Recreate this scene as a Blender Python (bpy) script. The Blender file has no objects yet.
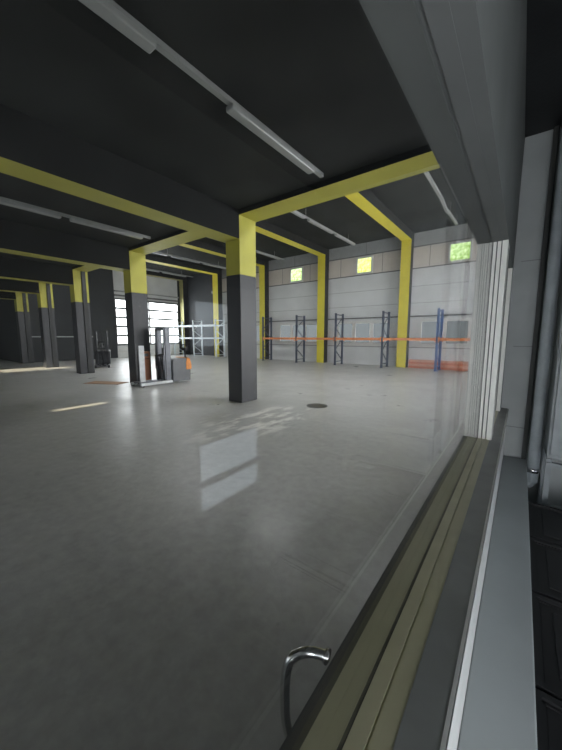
import bpy, bmesh, math, random
from mathutils import Vector, Matrix
random.seed(7)
C = bpy.context.scene
COL = C.collection

# ---------------------------------------------------------------- camera
F_PX, PITCH, YAW, EYE = 312.0, 7.125, 37.47, 1.65
cd = bpy.data.cameras.new('camera'); cam = bpy.data.objects.new('camera', cd); COL.objects.link(cam)
cd.sensor_fit = 'VERTICAL'; cd.sensor_height = 36.0; cd.lens = 36.0 * F_PX / 750.0
cd.clip_start = 0.02; cd.clip_end = 300
cam.location = (0, 0, EYE)
cam.rotation_euler = (math.radians(90 - PITCH), 0, math.radians(YAW))
C.camera = cam

# ---------------------------------------------------------------- sky, sun, exposure
w = bpy.data.worlds.new('sky'); C.world = w; w.use_nodes = True
bg = w.node_tree.nodes['Background']
bg.inputs[0].default_value = (0.62, 0.78, 1.0, 1); bg.inputs[1].default_value = 2.0
SUN_EL = 0.30                                            # tangent of the sun's elevation
sd = bpy.data.lights.new('sun', 'SUN'); sd.energy = 10; sd.angle = 0.01; sd.color = (1.0, 0.86, 0.62)
sun = bpy.data.objects.new('sun', sd); COL.objects.link(sun)
sun.rotation_euler = Vector((-0.02, 1.0, -SUN_EL)).to_track_quat('-Z', 'Y').to_euler()
GATE, FILL_GATE, UPWIN, LOWWIN, OFFWIN, FILL_SIDE, FILL_OFFICE, FILL_ROOF = 4.6, 9.0, 3.0, 0.21, 1.9, 1.3, 5.2, 6.2   # pane glow; the gate, rooflight, side and office windows are added fill light
C.view_settings.view_transform = 'Standard'; C.view_settings.look = 'None'
C.view_settings.gamma = 1; C.view_settings.use_curve_mapping = False
C.view_settings.exposure = 1.0
C.cycles.max_bounces = 14; C.cycles.diffuse_bounces = 8; C.cycles.glossy_bounces = 5
C.cycles.transparent_max_bounces = 16; C.cycles.sample_clamp_indirect = 6
C.cycles.caustics_reflective = False

# ---------------------------------------------------------------- materials
def lin(*c): return tuple(c) + (1,)
def mat(name, col, rough=0.6, metal=0.0, var=0.12, scale=6.0, bump=0.0, bscale=40.0, spec=0.5, col2=None):
    m = bpy.data.materials.new(name); m.use_nodes = True
    nt = m.node_tree; b = nt.nodes['Principled BSDF']
    b.inputs['Roughness'].default_value = rough; b.inputs['Metallic'].default_value = metal
    b.inputs['Specular IOR Level'].default_value = spec
    tc = nt.nodes.new('ShaderNodeTexCoord')
    n = nt.nodes.new('ShaderNodeTexNoise'); n.inputs['Scale'].default_value = scale; n.inputs['Detail'].default_value = 6
    nt.links.new(tc.outputs['Object'], n.inputs['Vector'])
    r = nt.nodes.new('ShaderNodeValToRGB')
    lo = col2 or tuple(x * (1 - var) for x in col); hi = tuple(min(1, x * (1 + var)) for x in col)
    r.color_ramp.elements[0].position = 0.35; r.color_ramp.elements[0].color = lin(*lo)
    r.color_ramp.elements[1].position = 0.65; r.color_ramp.elements[1].color = lin(*hi)
    nt.links.new(n.outputs['Fac'], r.inputs['Fac']); nt.links.new(r.outputs['Color'], b.inputs['Base Color'])
    if bump:
        n2 = nt.nodes.new('ShaderNodeTexNoise'); n2.inputs['Scale'].default_value = bscale; n2.inputs['Detail'].default_value = 4
        nt.links.new(tc.outputs['Object'], n2.inputs['Vector'])
        bp = nt.nodes.new('ShaderNodeBump'); bp.inputs['Strength'].default_value = bump; bp.inputs['Distance'].default_value = 0.01
        nt.links.new(n2.outputs['Fac'], bp.inputs['Height']); nt.links.new(bp.outputs['Normal'], b.inputs['Normal'])
    return m

def emit(name, col, strength, foliage=False):
    m = bpy.data.materials.new(name); m.use_nodes = True; nt = m.node_tree
    nt.nodes.remove(nt.nodes['Principled BSDF'])
    e = nt.nodes.new('ShaderNodeEmission'); e.inputs['Color'].default_value = lin(*col); e.inputs['Strength'].default_value = strength
    nt.links.new(e.outputs[0], nt.nodes['Material Output'].inputs[0])
    if foliage:                                          # the trees and sky seen through the pane
        tc = nt.nodes.new('ShaderNodeTexCoord'); n = nt.nodes.new('ShaderNodeTexNoise')
        n.inputs['Scale'].default_value = 7; n.inputs['Detail'].default_value = 8; n.inputs['Roughness'].default_value = 0.7
        nt.links.new(tc.outputs['Object'], n.inputs['Vector'])
        r = nt.nodes.new('ShaderNodeValToRGB')
        r.color_ramp.elements[0].position = 0.40; r.color_ramp.elements[0].color = lin(*foliage)
        r.color_ramp.elements[1].position = 0.62; r.color_ramp.elements[1].color = lin(*col)
        nt.links.new(n.outputs['Fac'], r.inputs['Fac']); nt.links.new(r.outputs['Color'], e.inputs['Color'])
    return m

def glass_mat(name, base=0.02, tint=0.95, dust=0.01):
    m = bpy.data.materials.new(name); m.use_nodes = True; nt = m.node_tree; L = nt.links
    nt.nodes.remove(nt.nodes['Principled BSDF'])
    lw = nt.nodes.new('ShaderNodeLayerWeight'); lw.inputs['Blend'].default_value = 0.5
    pw = nt.nodes.new('ShaderNodeMath'); pw.operation = 'POWER'; pw.inputs[1].default_value = 5
    L.new(lw.outputs['Facing'], pw.inputs[0])
    ma = nt.nodes.new('ShaderNodeMath'); ma.operation = 'MULTIPLY_ADD'; ma.inputs[1].default_value = 0.62; ma.inputs[2].default_value = base
    L.new(pw.outputs[0], ma.inputs[0])
    t = nt.nodes.new('ShaderNodeBsdfTransparent'); t.inputs[0].default_value = (tint, tint * 1.005, tint, 1)
    g = nt.nodes.new('ShaderNodeBsdfGlossy'); g.inputs['Roughness'].default_value = 0.0
    d = nt.nodes.new('ShaderNodeBsdfTranslucent'); d.inputs[0].default_value = (0.8, 0.8, 0.8, 1)
    mx0 = nt.nodes.new('ShaderNodeMixShader'); mx0.inputs[0].default_value = dust
    L.new(t.outputs[0], mx0.inputs[1]); L.new(d.outputs[0], mx0.inputs[2])
    mx = nt.nodes.new('ShaderNodeMixShader')
    L.new(ma.outputs[0], mx.inputs[0]); L.new(mx0.outputs[0], mx.inputs[1]); L.new(g.outputs[0], mx.inputs[2])
    L.new(mx.outputs[0], nt.nodes['Material Output'].inputs[0])
    return m

M = {}
M['black'] = mat('black paint', (0.018, 0.019, 0.020), 0.55, var=0.3, scale=1.5, bump=0.15)
M['ceil_black'] = mat('black ceiling paint', (0.026, 0.028, 0.027), 0.8, var=0.3, scale=0.9, bump=0.2, spec=0.2)
M['beam_black'] = mat('black beam paint', (0.010, 0.011, 0.011), 0.8, var=0.3, scale=0.9, bump=0.2, spec=0.2)
M['header'] = mat('dark grey header', (0.15, 0.155, 0.15), 0.7, var=0.06, scale=3)
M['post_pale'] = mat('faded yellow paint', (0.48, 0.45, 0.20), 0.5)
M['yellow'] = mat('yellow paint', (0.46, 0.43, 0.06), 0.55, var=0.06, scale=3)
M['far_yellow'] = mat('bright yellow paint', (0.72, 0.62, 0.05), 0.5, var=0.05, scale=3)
M['panel'] = mat('pale grey sheet panel', (0.68, 0.69, 0.69), 0.6, var=0.05, scale=1.2)
M['cream'] = mat('cream panel', (0.66, 0.60, 0.53), 0.6, var=0.05, scale=1.5)
M['topgrey'] = mat('grey strip', (0.36, 0.37, 0.36), 0.7, var=0.06)
M['seam'] = mat('dark seam', (0.16, 0.16, 0.16), 0.7)
M['darkwall'] = mat('charcoal wall', (0.028, 0.031, 0.035), 0.7, var=0.15, scale=1)
M['endgrey'] = mat('grey end wall', (0.50, 0.52, 0.51), 0.8, var=0.08, scale=1.5)
M['white'] = mat('white coating', (0.72, 0.72, 0.70), 0.45, var=0.03)
M['upvc'] = mat('off white window profile', (0.80, 0.79, 0.74), 0.35, var=0.04)
M['gap'] = mat('dark seal and gap', (0.07, 0.07, 0.068), 0.7)
M['beige'] = mat('olive beige frame coating', (0.50, 0.475, 0.32), 0.35, var=0.06, scale=8)
M['sill_dark'] = mat('dark outer sill', (0.035, 0.036, 0.036), 0.5)
M['sill_grey'] = mat('grey inner sill', (0.25, 0.255, 0.25), 0.4)
M['offwall'] = mat('grey office wall', (0.40, 0.415, 0.41), 0.7, var=0.06, scale=3)
M['ledge'] = mat('grey ledge paint', (0.36, 0.385, 0.39), 0.55, var=0.04, scale=4)
M['offfloor'] = mat('dark office floor', (0.03, 0.03, 0.03), 0.6)
M['strip'] = mat('light fitting enamel', (0.31, 0.32, 0.31), 0.4, var=0.04)
M['tube'] = mat('frosted tube cover', (0.34, 0.35, 0.34), 0.3, var=0.02)
M['rackblue'] = mat('slate blue rack steel', (0.07, 0.085, 0.125), 0.45, metal=0.2)
M['rackbright'] = mat('blue rack steel', (0.07, 0.13, 0.30), 0.4, metal=0.2)
M['rackorange'] = mat('orange rack beam', (0.72, 0.25, 0.09), 0.45)
M['rackpale'] = mat('pale rack steel', (0.62, 0.68, 0.72), 0.4)
M['redbeam'] = mat('red orange beam', (0.58, 0.17, 0.09), 0.5, var=0.2, scale=10)
M['paleorange'] = mat('faded orange beam', (0.66, 0.34, 0.24), 0.5, var=0.2, scale=10)
M['chrome'] = mat('polished steel', (0.62, 0.62, 0.62), 0.18, metal=1.0, var=0.03)
M['machine'] = mat('grey machine paint', (0.12, 0.125, 0.135), 0.4, var=0.1)
M['machdark'] = mat('dark machine paint', (0.038, 0.040, 0.046), 0.35)
M['mast'] = mat('steel mast', (0.11, 0.115, 0.13), 0.4, metal=0.4)
M['orange'] = mat('orange plastic', (0.70, 0.24, 0.03), 0.4)
M['redbrown'] = mat('orange brown box paint', (0.40, 0.15, 0.07), 0.5)
M['rubber'] = mat('black rubber', (0.015, 0.015, 0.015), 0.6)
M['board'] = mat('white board', (0.66, 0.68, 0.70), 0.5)
M['card'] = mat('brown cardboard', (0.36, 0.20, 0.11), 0.8, var=0.2, scale=20)
M['pipe'] = mat('grey pipe paint', (0.36, 0.39, 0.41), 0.5)
M['crate'] = mat('black plastic', (0.012, 0.012, 0.013), 0.5)
M['locker'] = mat('grey locker paint', (0.33, 0.35, 0.36), 0.45)
M['whitepipe'] = mat('pale grey pipe', (0.45, 0.47, 0.48), 0.4)
M['glass'] = glass_mat('window glass')
M['glass2'] = glass_mat('window glass rear', base=0.02)
M['day'] = emit('daylight through door', (0.93, 0.97, 1.0), GATE)
M['gate_fill'] = emit('added gate fill light', (0.97, 0.98, 1.0), FILL_GATE)
M['side_fill'] = emit('added side window fill light', (0.9, 0.95, 1.0), FILL_SIDE)
M['office_fill'] = emit('added office window fill light', (0.90, 0.95, 1.0), FILL_OFFICE)
M['roof'] = emit('added roof fill light', (0.96, 0.98, 1.0), FILL_ROOF)
M['off_day'] = emit('daylight in office door', (0.78, 0.90, 1.0), OFFWIN)
M['leafA'] = emit('trees outside A', (0.75, 0.95, 0.55), UPWIN * 0.45, foliage=(0.22, 0.40, 0.06))
M['leafB'] = emit('trees outside B', (0.85, 0.95, 0.40), UPWIN * 0.45, foliage=(0.42, 0.55, 0.05))
M['lowpane'] = emit('frosted low pane', (0.74, 0.82, 0.86), LOWWIN)

def floor_mat():
    m = bpy.data.materials.new('worn concrete'); m.use_nodes = True; nt = m.node_tree; L = nt.links
    b = nt.nodes['Principled BSDF']; tc = nt.nodes.new('ShaderNodeTexCoord')
    def noise(scale, detail=8, rough=0.6, sx=1.0, sy=1.0):
        mp = nt.nodes.new('ShaderNodeMapping'); mp.inputs['Scale'].default_value = (sx, sy, 1)
        L.new(tc.outputs['Object'], mp.inputs[0])
        n = nt.nodes.new('ShaderNodeTexNoise'); n.inputs['Scale'].default_value = scale
        n.inputs['Detail'].default_value = detail; n.inputs['Roughness'].default_value = rough
        L.new(mp.outputs[0], n.inputs['Vector']); return n
    def ramp(fac, p0, c0, p1, c1):
        r = nt.nodes.new('ShaderNodeValToRGB')
        r.color_ramp.elements[0].position = p0; r.color_ramp.elements[0].color = lin(*c0)
        r.color_ramp.elements[1].position = p1; r.color_ramp.elements[1].color = lin(*c1)
        L.new(fac, r.inputs['Fac']); return r.outputs['Color']
    def mix(fac, a, c, mode='MIX'):
        x = nt.nodes.new('ShaderNodeMixRGB'); x.blend_type = mode
        if isinstance(fac, float): x.inputs[0].default_value = fac
        else: L.new(fac, x.inputs[0])
        for s, i in ((a, 1), (c, 2)):
            if isinstance(s, tuple): x.inputs[i].default_value = lin(*s)
            else: L.new(s, x.inputs[i])
        return x.outputs[0]
    big = ramp(noise(0.35).outputs['Fac'], 0.3, (0.36, 0.36, 0.35), 0.7, (0.46, 0.46, 0.45))
    fine = ramp(noise(9, 10, 0.7).outputs['Fac'], 0.3, (0.8, 0.8, 0.8), 0.7, (1.1, 1.1, 1.1))
    col = mix(1.0, big, fine, 'MULTIPLY')
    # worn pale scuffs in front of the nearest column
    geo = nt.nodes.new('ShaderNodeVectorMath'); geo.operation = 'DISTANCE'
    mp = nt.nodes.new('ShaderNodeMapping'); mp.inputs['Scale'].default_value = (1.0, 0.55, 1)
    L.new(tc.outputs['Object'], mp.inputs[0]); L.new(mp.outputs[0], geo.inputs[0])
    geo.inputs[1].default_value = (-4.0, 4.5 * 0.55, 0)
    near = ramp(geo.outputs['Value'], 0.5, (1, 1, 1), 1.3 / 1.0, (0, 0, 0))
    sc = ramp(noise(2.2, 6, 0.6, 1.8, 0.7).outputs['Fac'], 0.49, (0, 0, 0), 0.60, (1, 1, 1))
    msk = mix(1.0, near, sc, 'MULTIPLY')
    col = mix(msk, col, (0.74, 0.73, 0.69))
    dk = ramp(noise(1.3, 5, 0.55, 0.7, 1.6).outputs['Fac'], 0.60, (1, 1, 1), 0.80, (0.72, 0.72, 0.72))
    col = mix(1.0, col, dk, 'MULTIPLY')
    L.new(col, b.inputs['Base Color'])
    rr = ramp(noise(1.1, 6).outputs['Fac'], 0.3, (0.26, 0.26, 0.26), 0.7, (0.42, 0.42, 0.42))
    L.new(rr, b.inputs['Roughness'])
    bp = nt.nodes.new('ShaderNodeBump'); bp.inputs['Strength'].default_value = 0.55; bp.inputs['Distance'].default_value = 0.02
    L.new(noise(3.2, 5, 0.55, 1.5, 0.8).outputs['Fac'], bp.inputs['Height']); L.new(bp.outputs['Normal'], b.inputs['Normal'])
    return m
M['floor'] = floor_mat()

def column_paint():
    """black paint chipped to white near the foot"""
    m = bpy.data.materials.new('chipped black paint'); m.use_nodes = True; nt = m.node_tree; L = nt.links
    b = nt.nodes['Principled BSDF']; b.inputs['Roughness'].default_value = 0.45
    tc = nt.nodes.new('ShaderNodeTexCoord')
    n = nt.nodes.new('ShaderNodeTexNoise'); n.inputs['Scale'].default_value = 7; n.inputs['Detail'].default_value = 5
    L.new(tc.outputs['Object'], n.inputs['Vector'])
    r = nt.nodes.new('ShaderNodeValToRGB')
    r.color_ramp.elements[0].position = 0.69; r.color_ramp.elements[0].color = (0.015, 0.017, 0.022, 1)
    r.color_ramp.elements[1].position = 0.73; r.color_ramp.elements[1].color = (0.30, 0.30, 0.30, 1)
    L.new(n.outputs['Fac'], r.inputs['Fac']); L.new(r.outputs['Color'], b.inputs['Base Color'])
    return m
M['colblack'] = column_paint()

# ---------------------------------------------------------------- mesh helpers
class MB:
    def __init__(self): self.bm = bmesh.new(); self.mats = []
    def mi(self, m):
        if m not in self.mats: self.mats.append(m)
        return self.mats.index(m)
    def box(self, x0, x1, y0, y1, z0, z1, m, face=None, rot=None):
        """face: {'-y': mat, ...} overrides per side"""
        v = [self.bm.verts.new(p) for p in ((x0,y0,z0),(x1,y0,z0),(x1,y1,z0),(x0,y1,z0),(x0,y0,z1),(x1,y0,z1),(x1,y1,z1),(x0,y1,z1))]
        fs = {'-z': (3,2,1,0), '+z': (4,5,6,7), '-y': (0,1,5,4), '+x': (1,2,6,5), '+y': (2,3,7,6), '-x': (3,0,4,7)}
        for k, idx in fs.items():
            f = self.bm.faces.new([v[i] for i in idx]); f.material_index = self.mi((face or {}).get(k, m))
        if rot: bmesh.ops.transform(self.bm, matrix=rot, verts=v)
        return v
    def bar(self, a, b, w_, m, h=None):
        a, b = Vector(a), Vector(b); d = b - a; h = h or w_
        q = d.to_track_quat('Z', 'X').to_matrix().to_4x4()
        self.box(-w_/2, w_/2, -h/2, h/2, 0, d.length, m, rot=Matrix.Translation(a) @ q)
    def tube(self, pts, r, m, seg=12):
        pts = [Vector(p) for p in pts]; rings = []; k = self.mi(m); up = None
        for i, p in enumerate(pts):
            t = (pts[min(i+1, len(pts)-1)] - pts[max(i-1, 0)]).normalized()
            if up is None: up = t.orthogonal().normalized()
            up = (up - t * up.dot(t)).normalized(); s = t.cross(up)
            rings.append([self.bm.verts.new(p + r*(math.cos(a)*up + math.sin(a)*s)) for a in (2*math.pi*j/seg for j in range(seg))])
        for i in range(len(rings)-1):
            for j in range(seg):
                f = self.bm.faces.new((rings[i][j], rings[i][(j+1)%seg], rings[i+1][(j+1)%seg], rings[i+1][j])); f.material_index = k; f.smooth = True
        for rg in (rings[0][::-1], rings[-1]):
            f = self.bm.faces.new(rg); f.material_index = k
    def cyl(self, a, b, r, m, seg=20): self.tube([a, b], r, m, seg)
    def prism(self, prof, x0, x1, m):
        """profile in (y, z) extruded along x"""
        k = self.mi(m)
        A = [self.bm.verts.new((x0, y, z)) for y, z in prof]; B = [self.bm.verts.new((x1, y, z)) for y, z in prof]
        n = len(prof)
        for i in range(n):
            self.bm.faces.new((A[i], A[(i+1)%n], B[(i+1)%n], B[i])).material_index = k
        self.bm.faces.new(A[::-1]).material_index = k; self.bm.faces.new(B).material_index = k
    def build(self, name, parent=None, loc=(0,0,0), bevel=0.0):
        bmesh.ops.recalc_face_normals(self.bm, faces=self.bm.faces)
        me = bpy.data.meshes.new(name); self.bm.to_mesh(me); self.bm.free()
        for m in self.mats: me.materials.append(M[m])
        o = bpy.data.objects.new(name, me); COL.objects.link(o); o.location = loc
        if parent: o.parent = parent
        if bevel:
            b = o.modifiers.new('bevel', 'BEVEL'); b.width = bevel; b.segments = 2; b.limit_method = 'ANGLE'
        return o
def tag(o, label, cat, group=None):
    o['label'] = label; o['category'] = cat
    if group: o['group'] = group
    return o
def struct(o): o['kind'] = 'structure'; return o
def empty(name, loc, rz=0):
    o = bpy.data.objects.new(name, None); COL.objects.link(o); o.location = loc; o.rotation_euler.z = rz; o.empty_display_size = 0.1
    return o
def sbox(name, x0, x1, y0, y1, z0, z1, m, face=None, bevel=0):
    b = MB(); b.box(x0, x1, y0, y1, z0, z1, m, face); return struct(b.build(name, bevel=bevel))
def copy_tree(o, parent=None):
    c = o.copy(); COL.objects.link(c)
    if parent: c.parent = parent
    for ch in [x for x in COL.objects if x.parent == o]: copy_tree(ch, c)
    return c

# ================================================================ THE HALL
XL, XE, XR, YF, YN = -24.3, -30.0, 4.2, 17.4, -4.0
Y0, Y1 = 5.43, 6.02                                     # the row of columns
ZL, ZH = 4.53, 6.85                                     # low and high ceilings
b = MB(); b.box(XE - .2, XR + .2, YN - .2, YF + .2, -0.2, 0, 'floor'); struct(b.build('floor'))
sbox('ceiling_low', XE - .2, XR + .2, YN - .2, Y1, ZL, ZH + .2, 'ceil_black')
sbox('ceiling_high', XL - .2, XR + .2, Y1 - .02, YF + .2, ZH, ZH + .2, 'ceil_black')

# far wall with its bands
b = MB(); XD = -19.3
b.box(XD, XR, YF, YF + .2, 0, 2.69, 'panel'); b.box(XD, XR, YF, YF + .2, 2.69, 5.10, 'panel')
b.box(XD, XR, YF, YF + .2, 5.10, 6.17, 'cream'); b.box(XD, XR, YF, YF + .2, 6.17, ZH, 'topgrey')
b.box(XL, XD, YF, YF + .2, 0, ZH, 'darkwall')
for z in (5.10, 6.17): b.box(XD, XR, YF - .012, YF, z - .03, z + .03, 'seam')
for z in (3.35, 4.2): b.box(XD, XR, YF - .004, YF, z - .012, z + .012, 'topgrey')
for x in (-1.5, -3.95, -6.35, -8.85, -11.0, -13.2, -15.8, -17.9): b.box(x - .012, x + .012, YF - .006, YF, 5.13, 6.14, 'seam')
for x in (-2.0, -7.3, -12.2, -16.9): b.box(x - .012, x + .012, YF - .006, YF, 6.2, ZH, 'seam')
struct(b.build('wall_far'))
b = MB(); b.box(XD, XR, YF - .10, YF, 2.64, 2.70, 'seam'); struct(b.build('trim_1'))
b = MB(); b.box(XD, XR, YF - .05, YF, 1.02, 1.08, 'topgrey'); struct(b.build('trim_2'))

# left wall: black, with a roller door opening; sections above and beside it
b = MB()
b.box(XL - .2, XL, 5.45, 11.3, 0, ZH, 'darkwall'); b.box(XL - .2, XL, 16.75, YF, 0, ZH, 'darkwall')
b.box(XL - .2, XL, 11.3, 16.75, 4.45, ZH, 'panel'); b.box(XE, XL - .2, 5.45, 5.65, 0, ZL, 'darkwall')
struct(b.build('wall_left'))
sbox('wall_end', XE - .2, XE, YN, 5.65, 0, ZL, 'endgrey')
b = MB(); b.box(XL, XL + .08, 11.3, 16.75, 4.62, 4.74, 'seam'); b.box(XL, XL + .22, 11.3, 16.75, 4.95, 5.03, 'topgrey')
struct(b.build('trim_3'))
# near wall (behind the camera's left) with two low openings that let the sun in
b = MB()
xs = [(XE, -20.05), (-18.35, -8.12), (-7.87, XR)]
b.box(XE, XR, YN - .2, YN, 0, 1.90, 'endgrey'); b.box(XE, XR, YN - .2, YN, 3.4, ZL, 'endgrey')
for a, c in xs: b.box(a, c, YN - .2, YN, 1.85, 3.4, 'endgrey')
b.box(-8.12, -7.87, YN - .2, YN, 2.28, 3.4, 'endgrey'); b.box(-20.05, -18.35, YN - .2, YN, 1.85, 2.25, 'endgrey'); b.box(-20.05, -18.35, YN - .2, YN, 3.15, 3.4, 'endgrey')
struct(b.build('wall_near'))
for i, xc in enumerate((-3.2, -6.2, -11.5, -14.5, -17.0, -22.0, -27.0)):  # windows added in this unseen wall to brighten the near half
    r = struct(empty('window_%d' % (i + 11), (xc, YN, 2.0 if abs(xc + 17) > 9 else 2.0)))
    f = MB()
    for a, c, d, e in ((-.9, .9, -1.0, -.93), (-.9, .9, .93, 1.0), (-.9, -.83, -.93, .93), (.83, .9, -.93, .93), (-.03, .03, -.93, .93)): f.box(a, c, 0, .07, d, e, 'white')
    f.build('window_frame', r)
    g = MB(); g.box(-.85, .85, .01, .03, -.95, .95, 'side_fill'); g.build('window_pane', r)
# right wall, beyond the office
b = MB()
b.box(XR, XR + .2, 4.0, 9.0, 0, ZH, 'panel'); b.box(XR, XR + .2, 16.5, YF, 0, ZH, 'panel'); b.box(XR, XR + .2, 9.0, 16.5, 4.6, ZH, 'panel')
struct(b.build('wall_right'))

# sectional doors: frame, bottom panel, panes
def section_door(name, x, sgn, ya, yb, ztop, ncol, nrow, zb, pane):
    root = struct(empty(name, (x, (ya + yb) / 2, 0))); L = (yb - ya) / 2
    xa, xb = (-.06, -.01) if sgn > 0 else (.01, .06)
    p = MB(); p.box(xa, xb, -L, L, 0, zb, 'white')
    for k in (0.5,): p.box(xb if sgn > 0 else xa - .004, xb + .004 if sgn > 0 else xa, -L, L, zb * k - .01, zb * k + .01, 'topgrey')
    p.build('door_panel', root)
    f = MB(); dz = (ztop - zb) / nrow; dy = 2 * L / ncol
    for i in range(nrow + 1): f.box(xa, xb + .02 * (sgn > 0), -L, L, zb + i * dz - .075, zb + i * dz + .075, 'seam')
    for j in range(ncol + 1): f.box(xa, xb + .01 * (sgn > 0), -L + j * dy - .06, -L + j * dy + .06, zb, ztop, 'seam')
    f.build('door_frame', root)
    g = MB(); g.box(xa + .015, xb - .015, -L, L, zb, ztop, pane); g.build('door_panes', root)
section_door('door_1', XL, 1, 11.32, 16.73, 4.42, 2, 5, 1.0, 'day')
section_door('added_gate', XR, -1, 9.02, 16.48, 4.58, 3, 6, 0.6, 'gate_fill')  # unseen gate added to light the far hall

# unseen rooflights added to brighten the high bay, between the roof beams
for i, (xa, xb) in enumerate(((-3.9, -1.2), (-8.8, -6.1), (-13.6, -10.9), (-18.4, -15.7))):
    r = struct(empty('fill_rooflight', ((xa + xb) / 2, 8.55, ZH))); h = (xb - xa) / 2
    f = MB()
    for a, c, d, e in ((-h, h, -1.2, -1.1), (-h, h, 1.1, 1.2), (-h, -h + .1, -1.1, 1.1), (h - .1, h, -1.1, 1.1)): f.box(a, c, d, e, -.08, 0, 'white')
    f.build('fill_rooflight_frame', r)
    g = MB(); g.box(-h + .05, h - .05, -1.15, 1.15, -.03, -.01, 'roof'); g.build('fill_rooflight_pane', r)
# high windows under the ceiling
for i, (xa, xb, m) in enumerate(((-3.12, -2.12, 'leafA'), (-7.86, -6.88, 'leafB'), (-12.55, -11.52, 'leafA'), (-17.2, -16.2, 'leafB'))):
    r = struct(empty('window_%d' % (i + 1), ((xa + xb) / 2, YF, 5.62))); h = (xb - xa) / 2; z = .47
    f = MB()
    for (a, c, d, e) in ((-h, h, z - .09, z), (-h, h, -z, -z + .09), (-h, -h + .09, -z + .09, z - .09), (h - .09, h, -z + .09, z - .09)): f.box(a, c, -.06, 0, d, e, 'white')
    f.build('window_frame', r)
    g = MB(); g.box(-h + .08, h - .08, -.025, -.01, -z + .08, z - .08, m); g.build('window_pane', r)
# low windows behind the racks
for i, (xa, xb, n) in enumerate(((-4.25, -1.95, 2), (-8.95, -5.75, 3), (-13.45, -10.25, 3), (-18.2, -15.2, 3))):
    r = struct(empty('window_%d' % (i + 5), ((xa + xb) / 2, YF, 1.13))); h = (xb - xa) / 2; H = 1.40
    f = MB(); pw = (2 * h) / n
    f.box(-h, h, -.07, 0, H - .16, H, 'white'); f.box(-h, h, -.07, 0, 0, .16, 'white')
    for k in range(n + 1):
        c = -h + k * pw; t = .11
        f.box(max(-h, c - t), min(h, c + t), -.07, 0, .16, H - .16, 'white')
    f.build('window_frame', r)
    s = MB(); s.box(-h - .05, h + .05, -.14, 0, -.05, 0, 'white'); s.build('window_sill', r)
    for k in range(n):
        g = MB(); g.box(-h + k * pw + .1, -h + (k + 1) * pw - .1, -.03, -.01, .15, H - .15, 'lowpane'); g.build('window_pane', r)

# ---------------------------------------------------------------- columns and beams
colx = [-5.38, -10.45, -15.2, -19.6, -23.85]
cname = ['yellow topped black column nearest the glass, chipped white at its foot',
         'black column with yellow top standing just behind the pallet stacker',
         'third black column from the right, yellow topped, with a dark groove',
         'slim looking yellow topped black column, fourth from the right',
         'farthest left yellow topped black column, beside the grey end wall']
for i, xr in enumerate(colx):
    W, D = 0.47, 0.57
    b = MB(); b.box(-W, 0, 0, D, 0, 3.10, 'colblack'); b.box(-W, 0, 0, D, 3.10, ZL - .01, 'yellow')
    r = b.build('concrete_column', loc=(xr, Y0, 0), bevel=0.012)
    tag(r, cname[i], 'column', 'columns of the middle row')
    if i in (2, 3, 4):
        p = MB(); p.box(0, .05, .30, .46, 0, 4.4, 'black'); p.build('groove_strip', r)  # black strip laid over the face for its dark groove
bname = ['yellow bottomed black beam running from upper left to the nearest column',
         'yellow bottomed black beam ending at the column behind the pallet stacker',
         'yellow bottomed black beam ending at the third column from the right',
         'thin yellow edged black beam ending at the fourth column from the right',
         'farthest left yellow edged black beam ending at the farthest column']
for i, xr in enumerate(colx):
    zb = [3.89, 3.82, 3.80, 3.80, 3.80][i]
    b = MB(); b.box(-.50, 0, YN - Y0, 0, zb, ZL + .01, 'beam_black', {'-z': 'yellow'})
    tag(b.build('ceiling_beam', loc=(xr, Y0 - .003, 0)), bname[i], 'beam', 'long beams over the near floor')
# cross beam over the row, in one run
b = MB(); b.box(XL, -.28, Y0 - .004, Y1, 4.42, ZL + .02, 'beam_black', {'-z': 'yellow'})
tag(b.build('cross_beam'), 'long yellow cross beam linking the column tops, running right to the glass', 'beam')
# frames of the high bay: wall posts and their beams
px = [(-5.24, -4.75), (-10.17, -9.66), (-14.92, -14.42), (-19.85, -19.25), (-24.28, -23.75)]
pn = ['yellow fronted wall post, rightmost, between the two right low windows', 'yellow fronted wall post, second from the right',
      'yellow fronted wall post just right of the nearest black column', 'yellow fronted wall post just left of the nearest black column',
      'pale yellow corner post beside the bright sectional door']
bn = ['short yellow roof beam meeting the rightmost yellow wall post', 'yellow roof beam meeting the second yellow wall post from the right',
      'yellow roof beam running behind the nearest black column', 'yellow roof beam meeting the wall post left of the nearest black column',
      'yellow roof beam along the left wall above the bright sectional door']
for i, (a, c) in enumerate(px):
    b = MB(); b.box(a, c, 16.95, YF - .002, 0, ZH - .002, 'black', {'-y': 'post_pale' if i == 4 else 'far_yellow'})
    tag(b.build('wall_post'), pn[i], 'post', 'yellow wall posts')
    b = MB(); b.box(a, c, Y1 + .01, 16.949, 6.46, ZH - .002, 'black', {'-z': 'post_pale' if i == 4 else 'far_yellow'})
    tag(b.build('roof_beam'), bn[i], 'beam', 'yellow roof beams of the high bay')

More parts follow.
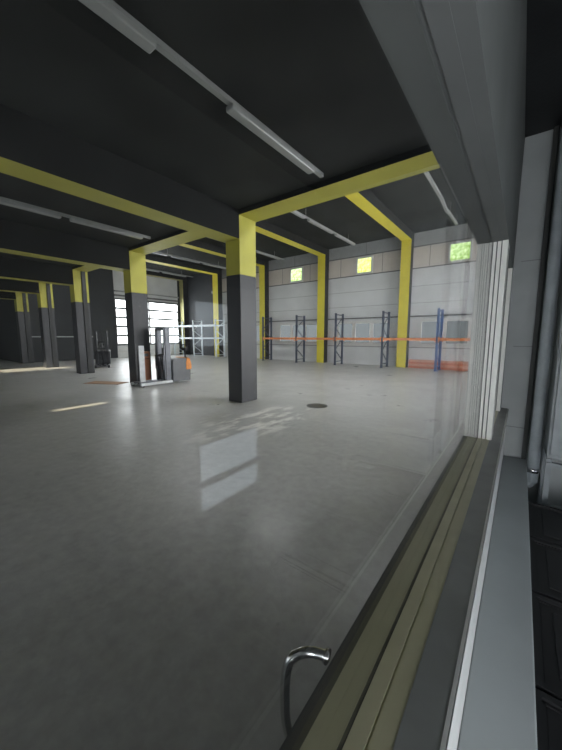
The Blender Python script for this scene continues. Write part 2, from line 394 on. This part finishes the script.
# ---------------------------------------------------------------- light strips
def strip(label, x, ya, yb, ztop, rails, group, drop=0.0):
    r = empty('light_strip', (x, (ya + yb) / 2, ztop)); tag(r, label, 'light', group); c = (ya + yb) / 2
    p = MB(); p.box(-.035, .035, ya - c, yb - c, -.06, 0, 'strip'); p.build('rail', r)
    for (u, v) in rails:
        t = MB(); t.box(-.065, .065, u - c, v - c, -.13, -.06, 'tube'); t.build('lamp_body', r, bevel=.015)
    return r
strip('pale light strip running up the black ceiling nearest the camera, right of the long beam', -3.06, -1.5, 5.20, ZL - .001, [(-1.3, 1.95), (2.95, 4.85)], 'light strips on the low ceiling')
strip('pale light strip on the black ceiling left of the nearest long beam', -8.85, -1.0, 5.25, ZL - .001, [(-.8, 1.4), (1.6, 3.0), (3.2, 5.0)], 'light strips on the low ceiling')
far = [(-7.45, 6.6, 16.2, 'thin light strip beyond the cross beam, between the two right roof beams'),
       (-12.5, 6.6, 16.7, 'thin light strip seen just right of the nearest column top'),
       (-17.3, 6.6, 16.1, 'thin light strip seen just left of the nearest column top'),
       (-22.1, 6.6, 16.8, 'thin light strip farthest left, above the bright sectional door')]
for x, ya, yb, l in far: strip(l, x, ya, yb, 6.55, [(ya + .2 + k * 2.4, ya + 2.3 + k * 2.4) for k in range(4)], 'light strips of the high bay')
for o in [o for o in COL.objects if o.get('group') == 'light strips of the high bay']:
    p = MB()
    p.box(-.008, .008, -.008, .008, 0, ZH - 6.55, 'strip'); h0 = p.build('hanger', o); h0.location.y = -4
    for k in (0, 4):
        h1 = h0.copy(); COL.objects.link(h1); h1.location.y = k
# the sagging one
r = empty('light_strip', (-2.6, 12.5, 6.45)); tag(r, 'sagging pale light strip hanging crookedly beside the glass header', 'light')
b = MB(); pts = [(-.05, -6, .12), (-.05, -3, .06), (0, -1.6, -.02), (.10, -.3, -.20), (.04, .8, -.20), (-.02, 1.8, -.02), (0, 3.4, 0)]
for a, c in zip(pts, pts[1:]): b.bar(a, c, .085, 'strip', .085)
b.build('rail', r)
for k, z in ((-5.5, .12), (-3, .06), (1.8, 0), (3.3, 0)):
    b = MB(); b.bar((0, k, z), (0, k, .398), .016, 'strip'); b.build('hanger', r)

# ---------------------------------------------------------------- pallet racks along the far wall
def upright(parent, x, m, ya=16.0, yb=16.86, h=2.92):
    for y in (ya, yb):
        p = MB(); p.box(x - .05, x + .05, y - .04, y + .04, 0, h, m); p.box(x - .08, x + .08, y - .07, y + .07, 0, .015, m); p.build('upright', parent)
    p = MB(); zs = [.25 + k * .62 for k in range(5)]
    p.bar((x, ya, h - .08), (x, yb, h - .08), .045, m); p.bar((x, ya, .2), (x, yb, .2), .045, m)
    for k, (u, v) in enumerate(zip(zs, zs[1:])):
        p.bar((x, ya if k % 2 else yb, u), (x, yb if k % 2 else ya, v), .035, m)
    p.build('lattice', parent)
rack = empty('pallet_rack', (0, 0, 0)); tag(rack, 'long pallet rack of slate blue uprights with one orange beam level along the window wall', 'rack')
RX = [-13.78, -11.06, -8.38, -5.69, -3.12, -0.42]
for i, x in enumerate(RX): upright(rack, x, 'rackbright' if i == 4 else 'rackblue')
for a, c in zip(RX, RX[1:]):
    for y in (15.94, 16.92):
        p = MB(); p.box(a + .05, c - .05, y - .02, y + .02, 1.43, 1.55, 'rackorange')
        for e in (a + .05, c - .09): p.box(e, e + .04, y - .03, y + .03, 1.36, 1.6, 'rackorange')
        p.build('beam', rack)
rack2 = empty('pallet_rack', (0, 0, 0)); tag(rack2, 'pale pallet rack with two beam levels in the dark corner by the sectional door', 'rack')
RX2 = [-23.9, -21.25, -18.55]
for x in RX2: upright(rack2, x, 'rackpale')
for a, c in zip(RX2, RX2[1:]):
    for z in (1.42, 2.42):
        for y in (15.94, 16.92):
            p = MB(); p.box(a + .05, c - .05, y - .02, y + .02, z, z + .11, 'rackpale'); p.build('beam', rack2)
ln = ['bottom', 'second lowest', 'second highest', 'topmost']
for k in range(4):
    b = MB(); b.box(-4.62 + .03 * (k % 2), -0.6 - .2 * (k % 3), 17.0 - .05 * (k % 2), 17.18, k * .11, k * .11 + .1095, ('redbeam', 'paleorange')[k % 2])
    tag(b.build('steel_beam'), ln[k] + ' red orange rack beam in the pile lying at the right window wall', 'beam', 'red orange beams piled on the floor')

# ---------------------------------------------------------------- pallet stackers
def stacker(name, loc, rz, label, cm, cover, mastm):
    r = empty(name, loc, rz); tag(r, label, 'forklift', 'pallet stackers')
    b = MB()                                             # chassis, forks point to -y
    b.prism([(.22, .06), (.95, .06), (.97, .45), (.90, .80), (.75, .87), (.30, .87), (.22, .80)], -.37, .37, cm); b.build('body', r, bevel=.03)
    b = MB(); b.prism([(.76, .46), (.99, .46), (.99, .62), (.93, .84), (.86, .89), (.80, .89), (.76, .70)], -.33, .385, cover); b.build('cover', r, bevel=.02)
    for s in (-1, 1):
        b = MB(); x = .25 * s; b.box(x - .045, x + .045, .02, .20, .06, 1.93, mastm); b.box(x - .02, x + .02, -.03, .02, .06, 1.90, mastm); b.build('mast_rail', r)
        b = MB(); b.box(.30 * s - .045, .30 * s + .045, -.92, .22, .05, .13, 'board' if cover == 'orange' else 'machdark'); b.build('straddle_leg', r, bevel=.008)
        b = MB(); b.box(.12 * s - .05, .12 * s + .05, -.90, -.02, .10, .15, mastm); b.box(.12 * s - .05, .12 * s + .05, -.08, -.03, .15, .62, mastm); b.build('fork', r)
        b = MB(); b.cyl((.30 * s - .04, -.86, .05), (.30 * s + .04, -.86, .05), .05, 'rubber'); b.build('wheel', r)
    for z in (.25, .95, 1.84):
        b = MB(); b.box(-.25, .25, .06, .16, z, z + .08, mastm); b.build('mast_crossbar', r)
    b = MB(); b.cyl((0, .1, .2), (0, .1, 1.25), .04, mastm); b.cyl((.1, .1, .3), (.1, .1, 1.1), .015, 'rubber'); b.build('lift_cylinder', r)
    b = MB()
    for x in (-.24, -.08, .08, .24): b.box(x - .015, x + .015, -.06, -.03, .5, .98, mastm)
    b.box(-.26, .26, -.06, -.03, .95, 1.0, mastm); b.build('load_guard', r)
    b = MB(); b.tube([(0, .92, .30), (0, 1.00, .55), (0, 1.00, .9), (0, .98, 1.15)], .028, 'rubber')
    b.build('tiller_arm', r)
    b = MB(); b.box(-.10, .10, .92, 1.05, 1.12, 1.22, 'rubber')
    b.tube([(-.10, .98, 1.16), (-.19, .98, 1.17), (-.19, .96, 1.30), (0, .95, 1.34), (.19, .96, 1.30), (.19, .98, 1.17), (.10, .98, 1.16)], .02, 'rubber'); b.build('tiller_head', r)
    b = MB(); b.cyl((-.06, .62, .09), (.06, .62, .09), .09, 'rubber'); b.build('drive_wheel', r)
    return r
stacker('pallet_stacker', (-9.86, 6.02, 0), 0, 'grey and orange walk behind pallet stacker with twin mast beside a black column', 'machine', 'orange', 'mast')
stacker('pallet_stacker', (-18.0, 7.55, 0), math.radians(65), 'dark pallet stacker parked far back against the black left side, beside the third column', 'machdark', 'machdark', 'machdark')
b = MB(); b.box(-.018, .018, -.09, .09, 0, 1.33, 'board')
o = b.build('white_board', loc=(-9.90, 5.36, 0)); tag(o, 'narrow white board standing upright between the fork legs beside the black column', 'board')
r = empty('charger_box', (-10.36, 5.72, 0)); tag(r, 'upright orange brown box standing between the black column and the stacker mast', 'box')
b = MB(); b.box(-.08, .08, -.15, .15, .05, 1.12, 'redbrown'); b.build('case', r, bevel=.01)
b = MB(); b.box(-.08, .08, -.15, .15, 0, .05, 'rubber'); b.build('plinth', r)
b = MB(); b.box(.08, .085, -.12, .12, .86, .875, 'rubber'); b.box(.08, .085, -.10, .10, .95, 1.05, 'machine'); b.build('front_plate', r)
b = MB(); b.box(-.75, .6, -.28, .28, .0, .012, 'card')
o = b.build('cardboard_sheet', loc=(-11.5, 4.95, 0.001)); o.rotation_euler.z = .5; tag(o, 'flat brown cardboard sheet on the floor left of the column behind the stacker', 'cardboard')
b = MB(); b.cyl((0, 0, 0), (0, 0, .006), .25, 'machdark', 32)  # thin dark disc for the dark smear on the floor
o = b.build('dark_patch', loc=(-3.75, 6.3, 0.0)); tag(o, 'round dark patch in the floor right of the nearest column', 'patch')
# pale pipe on the black left wall, small round lamps
b = MB(); b.tube([(XL + .06, 5.98, 2.6), (XL + .06, 5.98, 1.64), (XL + .06, 6.06, 1.60), (XL + .06, 9.6, 1.60)], .04, 'whitepipe')
tag(b.build('wall_pipe'), 'thin pale pipe bending along the black left wall at chest height', 'pipe')
for x, y, z, l in ((-20.4, YF - .03, 5.2, 'small round white lamp high on the dark far wall'), (XL + .03, 9.2, 4.0, 'small round white lamp on the black left wall by the door')):
    b = MB(); d = Vector((0, -.05, 0)) if y > 17 else Vector((.05, 0, 0)); b.cyl(Vector((x, y, z)) - d * .6, Vector((x, y, z)) + d, .10, 'tube')
    tag(b.build('wall_lamp'), l, 'lamp')

# ================================================================ THE GLAZED PARTITION AND THE OFFICE
OX, OY, OZ, OB = 1.8, 3.82, 3.45, -2.6                  # office: right wall, end wall, ceiling, rear
G = -0.20                                              # plane of the glass
SB, ST = 0.93, 2.265                                   # glass bottom and top
b = MB()
b.box(-.285, -.06, OB, OY + .2, 0, SB - .03, 'white', {'-x': 'darkwall'})
b.box(-.285, -.115, OB, OY + .2, ST, ZL - .001, 'header')
b.box(-.285, -.115, 2.60, 2.70, SB - .03, ST, 'upvc'); b.box(-.285, -.115, 3.66, OY + .2, SB - .03, ST, 'offwall')
b.box(-.285, -.115, OB, OB + .3, SB - .03, ST, 'offwall')
struct(b.build('wall_partition'))
b = MB(); b.box(-.126, -.052, OB, OY - .002, SB - .03, SB - .002, 'sill_grey'); b.box(-.060, -.052, OB, OY - .002, SB - .05, SB - .001, 'white'); struct(b.build('trim_4'))
# window 9: the big pane the camera looks through; window 10: the next one along
def partition_window(name, ya, yb, glass):
    r = struct(empty(name, (G, (ya + yb) / 2, SB))); c = (ya + yb) / 2; L = (yb - ya) / 2; H = ST - SB
    f = MB()                                           # bottom and top members, either side of the glass
    f.box(.004, .034, -L, L, -.03, .0, 'beige'); f.box(.038, .074, -L, L, -.03, -.003, 'beige'); f.box(.004, .074, -L, L, -.03, -.008, 'beige')
    f.box(-.055, -.004, -L, L, -.03, 0, 'beige'); f.box(-.085, -.055, -L, L, -.03, -.004, 'sill_dark')
    f.box(-.004, .004, -L, L, -.03, -.002, 'gap')
    f.box(.006, .046, -L, L, H - .002, H + .03, 'header'); f.box(-.085, -.006, -L, L, H - .002, H + .03, 'header'); f.box(-.006, .006, -L, L, H + .004, H + .03, 'gap')
    f.build('window_frame', r)
    f = MB()
    for e, s in ((L, 1), (-L, -1)):
        y0, y1 = sorted((e, e - s * .045)); yb0, yb1 = sorted((e, e - s * .012))
        f.box(-.085, .085, yb0, yb1, 0, H, 'gap')
        for a, d in ((-.085, -.060), (-.055, -.036), (-.031, -.005), (.005, .022), (.029, .048), (.054, .085)): f.box(a, d, y0, y1, 0, H, 'upvc')
    f.build('window_jamb', r)
    g = MB(); g.box(-.003, .003, -L + .01, L - .01, -.02, H + .02, glass); g.build('window_pane', r)
partition_window('window_9', OB + .3, 2.60, 'glass')
partition_window('window_10', 2.70, 3.66, 'glass2')

# chrome handle on the outer face under the sill
b = MB()
ctrl = [(-0.285, 0.5415, 0.9504), (-0.315, 0.5234, 0.9585), (-0.343, 0.5098, 0.9462), (-0.358, 0.4964, 0.9277), (-0.36, 0.4861, 0.8903), (-0.36, 0.4844, 0.8405), (-0.36, 0.4884, 0.7837), (-0.355, 0.5013, 0.7245), (-0.338, 0.5268, 0.6733), (-0.305, 0.5409, 0.6565), (-0.285, 0.5433, 0.6565)]
def smooth(P, n=6):
    P = [Vector(p) for p in P]; Q = [P[0]] + P + [P[-1]]; out = []
    for i in range(1, len(Q) - 2):
        for k in range(n):
            t = k / n; a, c, d, e = Q[i-1:i+3]
            out.append(.5 * ((2*c) + (d-a)*t + (2*a-5*c+4*d-e)*t*t + (-a+3*c-3*d+e)*t**3))
    return out + [P[-1]]
hb = empty('pull_handle', (-.285, .49, .87)); tag(hb, 'bent chrome pull handle fixed outside the glass below its lower edge', 'handle')
b.tube([p - Vector((-.285, .49, .87)) for p in smooth(ctrl)], .011, 'chrome', 16); b.build('grip', hb)
for y, z in ((0.5415, 0.9504), (0.5433, 0.6565)):
    b = MB(); b.cyl((.0, y - .49, z - .87), (-.006, y - .49, z - .87), .016, 'chrome'); b.build('mounting_disc', hb)

# office shell
sbox('floor_office', -.06, OX, OB, OY, 0, .004, 'offfloor')
sbox('ceiling_office', -.115, OX, OB, OY, OZ, OZ + .1, 'black')
b = MB(); b.box(-.115, OX + .2, OY, OY + .2, 0, OZ + .1, 'offwall')
for z in (.75, 1.55, 2.35): b.box(-.06, OX, OY - .002, OY, z - .004, z + .004, 'sill_grey')
struct(b.build('wall_office_end'))
b = MB(); b.box(OX, OX + .2, OB, 1.60, 0, OZ + .1, 'offwall'); b.box(OX, OX + .2, 2.50, OY, 0, OZ + .1, 'offwall'); b.box(OX, OX + .2, 1.60, 2.50, 2.1, OZ + .1, 'offwall')
struct(b.build('wall_office_right'))
sbox('wall_office_rear', -.285, OX + .2, OB - .2, OB, 0, OZ + .1, 'offwall')
r = struct(empty('door_3', (OX, 2.05, 0))); f = MB()
f.box(-.02, .06, -.45, -.38, 0, 2.1, 'white'); f.box(-.02, .06, .38, .45, 0, 2.1, 'white')
for z0, z1 in ((0, .06), (.28, .34), (.68, 1.56), (1.94, 2.1)): f.box(-.02, .06, -.38, .38, z0, z1, 'white')
f.build('door_frame', r)
g = MB(); g.box(.01, .03, -.38, .38, .06, .28, 'off_day'); g.box(.01, .03, -.38, .38, .34, .68, 'off_day'); g.box(.01, .03, -.38, -.02, 1.56, 1.94, 'off_day'); g.box(-.02, .05, -.02, .38, 1.56, 1.94, 'white'); g.build('door_panes', r)
b = MB(); b.tube([(-.02, -.30, 1.05), (-.07, -.30, 1.05), (-.07, -.18, 1.05)], .01, 'chrome'); b.build('door_handle', r)

# two unseen office windows added to brighten the ledge and frame
r = struct(empty('window_18', (OX, -.55, 1.0))); f = MB()
for a, c, d, e in ((-.8, .8, -.6, -.53), (-.8, .8, .53, .6), (-.8, -.73, -.53, .53), (.73, .8, -.53, .53), (-.03, .03, -.53, .53)): f.box(-.07, 0, a, c, d, e, 'white')
f.build('window_frame', r)
g = MB(); g.box(-.03, -.01, -.75, .75, -.55, .55, 'office_fill'); g.build('window_pane', r)
r = struct(empty('window_19', (.95, OB, 1.2))); f = MB()
for a, c, d, e in ((-.75, .75, -.85, -.78), (-.75, .75, .78, .85), (-.75, -.68, -.78, .78), (.68, .75, -.78, .78), (-.03, .03, -.78, .78)): f.box(a, c, 0, .07, d, e, 'white')
f.build('window_frame', r)
g = MB(); g.box(-.7, .7, .01, .03, -.8, .8, 'office_fill'); g.build('window_pane', r)
# ledge along the partition
sbox('trim_5', -.0598, .128, OB, 3.79, 0.004, .45, 'ledge', bevel=.006)
# pipe, shadow strip and locker at the end wall
r = empty('drain_pipe', (.172, 3.62, 0)); tag(r, 'vertical grey pipe with an elbow at its foot beside the end of the ledge', 'pipe')
b = MB(); b.tube(smooth([(0, 0, OZ), (0, 0, 2.6), (0, 0, .9), (0, 0, .36), (-.008, 0, .31), (-.03, 0, .28), (-.05, 0, .275)]), .045, 'pipe', 16); b.build('tube', r)
b = MB(); b.cyl((0, 0, .40), (0, 0, .44), .056, 'chrome'); b.build('collar', r)
b = MB(); b.box(-.012, .012, 0, .16, 2.0, 2.03, 'pipe'); b.build('bracket', r)
b = MB(); b.box(.085, .125, 3.78, OY - .001, .004, OZ, 'gap'); tag(b.build('shadow_gap'), 'narrow black painted duct running up the grey end wall beside the pipe', 'shadow strip')  # dark strip laid on the wall to paint the shadow gap
r = empty('locker', (.74, 3.58, 0)); tag(r, 'grey metal locker on a pale base frame beside the vertical pipe', 'locker')
b = MB(); b.box(-.50, .50, -.20, .20, .62, 2.75, 'locker'); b.build('body', r, bevel=.01)
for x0, x1 in ((-.48, -.01), (.01, .48)):
    b = MB(); b.box(x0, x1, -.222, -.20, .66, 2.70, 'locker'); d = b.build('door', r, bevel=.006)
    b = MB(); b.box(x1 - .08 if x0 < 0 else x0 + .05, x1 - .05 if x0 < 0 else x0 + .08, -.25, -.222, 1.5, 1.65, 'machdark'); b.build('handle', d)
b = MB()
for x in (-.48, .48): b.box(x - .02, x + .02, -.20, -.16, .004, .62, 'locker'); b.box(x - .02, x + .02, .16, .20, .004, .62, 'locker')
for z in (.12, .19, .56): b.box(-.50, .50, -.21, -.17, z, z + .03, 'locker')
b.build('base_frame', r)
# black crates on the floor by the ledge
def crate(y, label):
    r = empty('plastic_crate', (.42, y, .004)); tag(r, label, 'crate', 'black crates beside the ledge')
    b = MB(); b.box(-.26, .26, -.25, .25, 0, .02, 'crate')
    for s in (-1, 1):
        b.box(-.26, .26, .25 * s - .012, .25 * s + .012, .02, .30, 'crate'); b.box(.26 * s - .012, .26 * s + .012, -.25, .25, .02, .30, 'crate')
    for k in range(5): b.box(-.25, .25, -.2 + k * .1 - .012, -.2 + k * .1 + .012, .02, .05, 'crate')
    b.build('shell', r)
    b = MB(); b.box(-.285, .285, -.275, -.25, .28, .31, 'crate'); b.box(-.285, .285, .25, .275, .28, .31, 'crate'); b.box(-.285, -.26, -.25, .25, .28, .31, 'crate'); b.box(.26, .285, -.25, .25, .28, .31, 'crate')
    b.build('rim', r)
    b = MB()
    b.box(-.25, .25, -.24, .24, .275, .295, 'crate'); b.box(-.20, .20, -.19, .19, .295, .303, 'crate'); b.build('lid', r, bevel=.004)
for y, l in ((2.85, 'black plastic crate right of the ledge, farthest from the camera'), (2.28, 'black plastic crate right of the ledge, second farthest'),
             (1.71, 'black plastic crate right of the ledge, second nearest'), (1.14, 'black plastic crate right of the ledge, nearest the camera')): crate(y, l)
